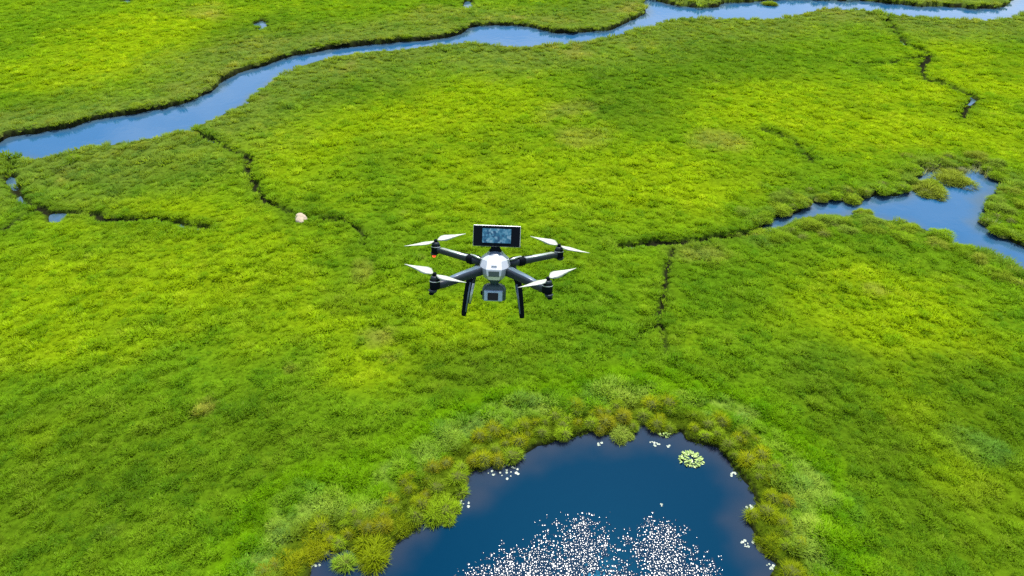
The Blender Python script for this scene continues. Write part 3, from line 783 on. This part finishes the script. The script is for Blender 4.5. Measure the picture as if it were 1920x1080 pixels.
M_FACE = simple_mat('camera_face', (0.30, 0.40, 0.52), 0.35, metal=0.3, noise=0.08, nscale=60)
M_TEAL = simple_mat('gimbal_plastic', (0.030, 0.060, 0.062), 0.4, noise=0.15, nscale=60)
M_LENS = simple_mat('lens_glass', (0.003, 0.004, 0.012), 0.22, spec=0.2)
m, n, l, p = node_mat('red_lamp'); M_RED = m
p.inputs['Base Color'].default_value = (0.6, 0.03, 0.015, 1); p.inputs['Emission Color'].default_value = (1, 0.08, 0.03, 1); p.inputs['Emission Strength'].default_value = 0.9

def screen_material():
    m, n, l, p = node_mat('display_picture')
    tc = n.new('ShaderNodeTexCoord')
    mp = n.new('ShaderNodeMapping'); mp.inputs['Scale'].default_value = (42, 42, 42)
    l.new(tc.outputs['Object'], mp.inputs['Vector'])
    vo = n.new('ShaderNodeTexVoronoi'); vo.distance = 'CHEBYCHEV'; vo.inputs['Scale'].default_value = 1.0
    l.new(mp.outputs[0], vo.inputs['Vector'])
    nz = n.new('ShaderNodeTexNoise'); nz.inputs['Scale'].default_value = 1.3; nz.inputs['Detail'].default_value = 4
    l.new(mp.outputs[0], nz.inputs['Vector'])
    mx0 = n.new('ShaderNodeMix'); mx0.data_type = 'RGBA'; mx0.inputs[0].default_value = 0.5
    l.new(vo.outputs['Color'], mx0.inputs[6]); l.new(nz.outputs[0], mx0.inputs[7])
    cr = n.new('ShaderNodeValToRGB')
    e = cr.color_ramp.elements
    e[0].position = 0.30; e[0].color = (0.004, 0.045, 0.11, 1)
    e[1].position = 0.70; e[1].color = (0.16, 0.30, 0.40, 1)
    x = e.new(0.48); x.color = (0.012, 0.11, 0.20, 1)
    x = e.new(0.58); x.color = (0.05, 0.19, 0.30, 1)
    l.new(mx0.outputs[2], cr.inputs[0])
    p.inputs['Base Color'].default_value = (0.01, 0.015, 0.02, 1); p.inputs['Roughness'].default_value = 0.25
    l.new(cr.outputs[0], p.inputs['Emission Color']); p.inputs['Emission Strength'].default_value = 0.62
    return m
M_SCREEN = screen_material()

def loft(name, sections, mat, parent=None, seg=28, power=2.6, arc=None, cap=True, thick=0.0):
    """sections: (cx, cy, cz, rx, ry) in model units, stacked mostly along z; superellipse rings"""
    V, F = [], []
    full = arc is None
    angs = [2 * math.pi * i / seg for i in range(seg)] if full else [arc[0] + (arc[1] - arc[0]) * i / (seg - 1) for i in range(seg)]
    for cx, cy_, cz, rx, ry in sections:
        for an in angs:
            c, s = math.cos(an), math.sin(an)
            V.append((S * (cx + rx * math.copysign(abs(c) ** (2 / power), c)), S * (cy_ + ry * math.copysign(abs(s) ** (2 / power), s)), S * cz))
    m_ = len(sections); lim = seg if full else seg - 1
    for r in range(m_ - 1):
        for i in range(lim):
            j = (i + 1) % seg
            F.append((r * seg + i, r * seg + j, (r + 1) * seg + j, (r + 1) * seg + i))
    if full and cap:
        F.append(tuple(range(seg))[::-1]); F.append(tuple((m_ - 1) * seg + i for i in range(seg)))
    o = mesh_obj(name, V, F, mat, parent, smooth=True)
    if thick:
        md_ = o.modifiers.new('shell', 'SOLIDIFY'); md_.thickness = thick * S; md_.offset = -1
    return o

def bar(name, path, mat, parent=None, seg=10, power=3.5, flat=1.0):
    """tapered rounded bar along a path of (x, y, z, half width, half height) in model units"""
    V, F = [], []
    m_ = len(path)
    for i, (x, y, z, w, h) in enumerate(path):
        a_ = Vector(path[max(0, i - 1)][:3]); b_ = Vector(path[min(m_ - 1, i + 1)][:3])
        d = (b_ - a_).normalized()
        up = Vector((0, 0, 1)) if abs(d.z) < 0.8 else Vector((0, -1, 0))
        sd = d.cross(up).normalized(); u2 = sd.cross(d).normalized()
        for k in range(seg):
            an = 2 * math.pi * (k + 0.5) / seg
            c, s = math.cos(an), math.sin(an)
            q = Vector((x, y, z)) + sd * w * math.copysign(abs(c) ** (2 / power), c) + u2 * h * math.copysign(abs(s) ** (2 / power), s)
            V.append(q * S)
    for r in range(m_ - 1):
        for i in range(seg):
            j = (i + 1) % seg
            F.append((r * seg + i, r * seg + j, (r + 1) * seg + j, (r + 1) * seg + i))
    F.append(tuple(range(seg))[::-1]); F.append(tuple((m_ - 1) * seg + i for i in range(seg)))
    return mesh_obj(name, V, F, mat, parent, smooth=True)

def rbox(name, c, half, mat, parent=None, bevel=1.5, rotx=0.0, seg=3):
    bm = bmesh.new()
    bmesh.ops.create_cube(bm, size=2.0)
    for v in bm.verts:
        v.co = Vector((v.co.x * half[0], v.co.y * half[1], v.co.z * half[2]))
    if bevel:
        bmesh.ops.bevel(bm, geom=list(bm.edges), offset=bevel, segments=seg, profile=0.5, affect='EDGES')
    rot = Matrix.Rotation(rotx, 3, 'X')
    for v in bm.verts:
        v.co = (rot @ v.co + Vector(c)) * S
    o = bm_obj(name, bm, mat, parent, smooth=False)
    return o

def cyl(name, c, r0, r1, h, mat, parent=None, seg=24, bev=0.8):
    return loft(name, [(c[0], c[1], c[2], r0 - bev, r0 - bev), (c[0], c[1], c[2] + bev, r0, r0), (c[0], c[1], c[2] + h - bev, r1, r1), (c[0], c[1], c[2] + h, r1 - bev, r1 - bev)], mat, parent, seg=seg, power=2.0)

# body
body = loft('body', [(0, 2, -27, 8, 9), (0, 1, -22, 15, 18), (0, 0, -14, 22, 28), (0, 0, -4, 25, 33), (0, 0, 6, 25, 33), (0, 1, 14, 22, 29), (0, 3, 21, 17, 22), (0, 4, 27, 12, 14), (0, 4, 31, 9, 10)], M_GREY, drone, power=2.8)
HOOD = [  # height, then half widths and depths of the front, side and rear edges of the folded shell
    (23, 8.5, -16, 14, -8, 15.5, 3), (16, 12.5, -29, 22, -18, 24.5, 3), (3, 14.0, -37.5, 26, -23, 28, 3), (-8, 12.5, -38, 23.5, -24, 25.5, 1), (-18, 9.5, -31.5, 16, -21, 18, -2)]
V, F = [], []
for z, fw, fy, sw, sy_, bw, by_ in HOOD:
    V += [(-bw * S, by_ * S, z * S), (-sw * S, sy_ * S, z * S), (-fw * S, fy * S, z * S), (fw * S, fy * S, z * S), (sw * S, sy_ * S, z * S), (bw * S, by_ * S, z * S)]
for r in range(len(HOOD) - 1):
    for c in (0, 1, 3, 4):
        F.append((r * 6 + c, (r + 1) * 6 + c, (r + 1) * 6 + c + 1, r * 6 + c + 1))
hood = mesh_obj('hood', V, F, M_SHELL, drone)
md_ = hood.modifiers.new('shell', 'SOLIDIFY'); md_.thickness = 1.5 * S; md_.offset = 0
V, F = [], []
for z, fw, fy, sw, sy_, bw, by_ in HOOD:
    V += [(-fw * 1.04 * S, (fy - 0.9) * S, z * S), (fw * 1.04 * S, (fy - 0.9) * S, z * S)]
for r in range(len(HOOD) - 1):
    F.append((r * 2, r * 2 + 2, r * 2 + 3, r * 2 + 1))
hp = mesh_obj('hood_panel', V, F, M_WHITE, hood)
md_ = hp.modifiers.new('shell', 'SOLIDIFY'); md_.thickness = 1.6 * S; md_.offset = 0
md_ = hp.modifiers.new('edge', 'BEVEL'); md_.width = 0.5 * S; md_.segments = 2
rbox('nose_panel', (0, -39.2, -4.6), (9.8, 1.0, 5.4), M_PANEL, hood, bevel=0.8, rotx=R(2))
rbox('sensor_slit', (0, -36.0, 10.0), (5.0, 0.8, 0.8), M_SHELL, hood, bevel=0.3, rotx=R(-32))
loft('belly', [(0, -4, -36, 6.5, 6.5), (0, -4, -31, 8, 9), (0, -2, -26, 13, 15), (0, -1, -20, 18, 21)], M_TEAL, drone, power=2.4)

# arms, motors, propellers
def blade_half(sign, spin):
    """one propeller blade: wide near the root, swept to a point, twisted"""
    rows = [(5, 2.6, 0.0, 7), (11, 6.8, 0.8, 8), (19, 11.4, 1.6, 7), (28, 11.6, 1.6, 6), (39, 8.4, 0.2, 5), (51, 5.0, -2.0, 4), (62, 2.4, -4.4, 4), (71, 0.5, -6.2, 4)]
    V, F = [], []
    for r, c, off, tw in rows:
        t = math.radians(tw) * spin
        for k, (u, th) in enumerate(((-1, 0.0), (-0.3, 0.9), (0.5, 0.8), (1, 0.0), (0.5, -0.1), (-0.3, -0.1))):
            w = u * c + off * spin
            x, y, z = r, w * math.cos(t) - th * math.sin(t), w * math.sin(t) + th * math.cos(t) + r * 0.035
            V.append((sign * x * S, sign * y * S, z * S))
    for i in range(len(rows) - 1):
        for k in range(6):
            j = (k + 1) % 6
            F.append((i * 6 + k, i * 6 + j, (i + 1) * 6 + j, (i + 1) * 6 + k))
    F.append(tuple(range(6))[::-1]); F.append(tuple((len(rows) - 1) * 6 + k for k in range(6)))
    return V, F

#            x     y     spin  angle
MOTORS = [(-125, 105, 1, 37, 'rear'), (124, 105, -1, -36, 'rear'), (-99, -105, -1, -33, 'front'), (96, -105, 1, 44, 'front')]
for mx_, my_, spin, ang, where in MOTORS:
    sx, sy = math.copysign(1, mx_), math.copysign(1, my_)
    dz = 0 if where == 'rear' else -6      # the front arms droop
    if where == 'rear':
        arm = bar('arm', [(sx * 20, sy * 14, 1, 7, 7), (sx * 44, sy * 34, 0, 6.6, 6.4), (sx * 53, sy * 42, -0.5, 6.0, 6.2), (sx * 116, sy * 97, -1, 5.2, 5.8), (mx_, my_, -1, 4.6, 5.0)], M_DARK, drone)
        bar('fold_clamp', [(sx * 42, sy * 32, 0, 8.2, 8.0), (sx * 44, sy * 34, 0, 8.8, 8.6), (sx * 51, sy * 40.5, 0, 8.8, 8.6), (sx * 53, sy * 42.5, 0, 8.0, 8.0)], M_BLACK, arm)
        bar('clamp_lever', [(sx * 28, sy * 12, 9, 1.8, 1.6), (sx * 39, sy * 24, 10.5, 2.0, 1.6), (sx * 48, sy * 38, 9, 1.8, 1.6)], M_SILVER, arm)
        bar('sunlit_top', [(sx * 55, sy * 44, 5.0, 5.2, 1.6), (sx * 112, sy * 93.5, 4.2, 4.6, 1.6)], M_SILVER, arm)  # pale bar stands in for sunlight on top of the arm
        bar('cable', [(sx * 22, sy * 8, 10, 1.0, 1.0), (sx * 33, sy * 22, 12, 1.0, 1.0), (sx * 50, sy * 46, 7.2, 1.0, 1.0), (sx * 70, sy * 60, 6.2, 0.8, 0.8)], M_BLACK, arm)
    else:
        arm = bar('arm', [(sx * 20, sy * 14, -4, 9, 9), (sx * 37, sy * 34, -4.5, 8.6, 8.4), (sx * 62, sy * 64, -7, 7.2, 7.6), (sx * 86, sy * 92, -10, 6.2, 7.2), (mx_, my_, -10, 5.6, 6.4)], M_DARK, drone)
        bar('sunlit_top', [(sx * 29, sy * 25, 3.4, 6.6, 1.6), (sx * 58, sy * 59.5, 0.4, 5.6, 1.6), (sx * 82, sy * 88, -3.6, 4.2, 1.4)], M_GREY, arm)  # lighter bar paints the lit upper side of the front arm
    motor = cyl('motor', (mx_, my_, -9 + dz), 9.2, 9.2, 17, M_BLACK, drone)
    cyl('motor_bell', (mx_, my_, 8.4 + dz), 8.0, 7.0, 5.5, M_DARK, motor)
    cyl('cooling_ring', (mx_, my_, 4.0 + dz), 9.7, 9.7, 2.0, M_SILVER, motor)
    cyl('motor_foot', (mx_ + sx * 3, my_ - (4 if where == 'front' else 0), (-15 if where == 'front' else -13) + dz), 6.2, 7.8, 5.6, M_DARK, motor)
    if where == 'front':
        cyl('foot_ring', (mx_ + sx * 5, my_ - 7, -18.0 + dz), 4.4, 5.0, 2.8, M_BLACK, motor)
    if where == 'rear' and sx < 0:
        cyl('status_lamp', (mx_ - 3, my_ - 4, -16.5), 3.0, 3.8, 3.4, M_RED, motor)
    prop = cyl('propeller', (0, 0, 0), 4.6, 3.4, 6.5, M_BLACK, drone)
    prop.location = (mx_ * S, my_ * S, (13.6 + dz) * S)
    ps = 0.95 if where == 'rear' else 0.91
    prop.scale = (ps, ps, 1)
    prop.rotation_mode = 'ZYX'
    prop.rotation_euler = (R(10), 0, R(ang))
    for sg in (1, -1):
        V, F = blade_half(sg, spin)
        b = mesh_obj('propeller_blade', V, F, M_PROP, prop, smooth=True)
        b.location = (0, 0, 3.2 * S)

# landing legs: a dark pair in front and a paler pair behind
for sx in (-1, 1):
    lg = bar('landing_leg', [(sx * 40, -33, -6, 7.0, 6.5), (sx * 45, -34, -20, 6.2, 6.0), (sx * 50, -34, -50, 5.4, 5.2), (sx * 54, -34, -84, 5.0, 4.8), (sx * 54.5, -34, -89, 4.4, 4.2)], M_BLACK, drone)
    bar('leg_strip', [(sx * 42.5, -39.6, -22, 1.4, 0.7), (sx * 46.5, -39.0, -50, 1.4, 0.7), (sx * 50.5, -38.6, -80, 1.2, 0.7)], M_GREY, lg)
    lg = bar('landing_leg', [(sx * 34, 26, -5, 5.0, 4.5), (sx * 39, 27, -24, 4.2, 4.0), (sx * 44, 27, -52, 3.8, 3.6), (sx * 49, 27, -86, 3.4, 3.4)], M_DARK, drone)
    bar('leg_strip', [(sx * 41, 23, -44, 2.4, 0.8), (sx * 45, 23, -66, 2.4, 0.8), (sx * 48, 23.2, -84, 1.8, 0.8)], M_SILVER, lg)

# gimbal camera
gim = loft('gimbal_yoke', [(0, -6, -64, 21.5, 10), (0, -6, -62, 22.5, 11), (0, -6, -44, 22.5, 11), (0, -6, -38, 20, 10), (0, -6, -35, 14, 8), (0, -6, -33, 7, 6)], M_TEAL, drone, power=4.0)
cam_body = rbox('camera_housing', (-1, -15.5, -53.5), (17.5, 5.0, 10.5), M_FACE, gim, bevel=1.8)
rbox('lens', (-1.5, -20.2, -54.5), (10, 1.6, 7.4), M_LENS, gim, bevel=1.0)
cyl('pivot', (-22, -8, -56), 3.5, 3.5, 8, M_BLACK, gim)

# display on top
TILT = R(-16.0)
cy0, cz0 = -2.0, 57.0
disp = rbox('display', (2, cy0, cz0), (43, 3.6, 18.6), M_BLACK, drone, bevel=1.0, rotx=TILT)
rbox('back_cover', (2, cy0 + 4.2, cz0 - 0.6), (43.9, 2.6, 19.6), M_SILVER, disp, bevel=1.0, rotx=TILT)
nrm = Vector((0, -math.cos(TILT), -math.sin(TILT)))
c = Vector((2, cy0, cz0)) + nrm * 3.5
rbox('screen', tuple(c + Vector((0, 0, 0.8))), (26.5, 0.5, 13.2), M_SCREEN, disp, bevel=0.0, rotx=TILT)
loft('display_stem', [(0, 3, 28, 12, 11), (0, 2, 33, 9, 8), (0, 0.5, 38, 8.5, 5), (0, 0, 42, 10, 4)], M_BLACK, disp, power=3.0)
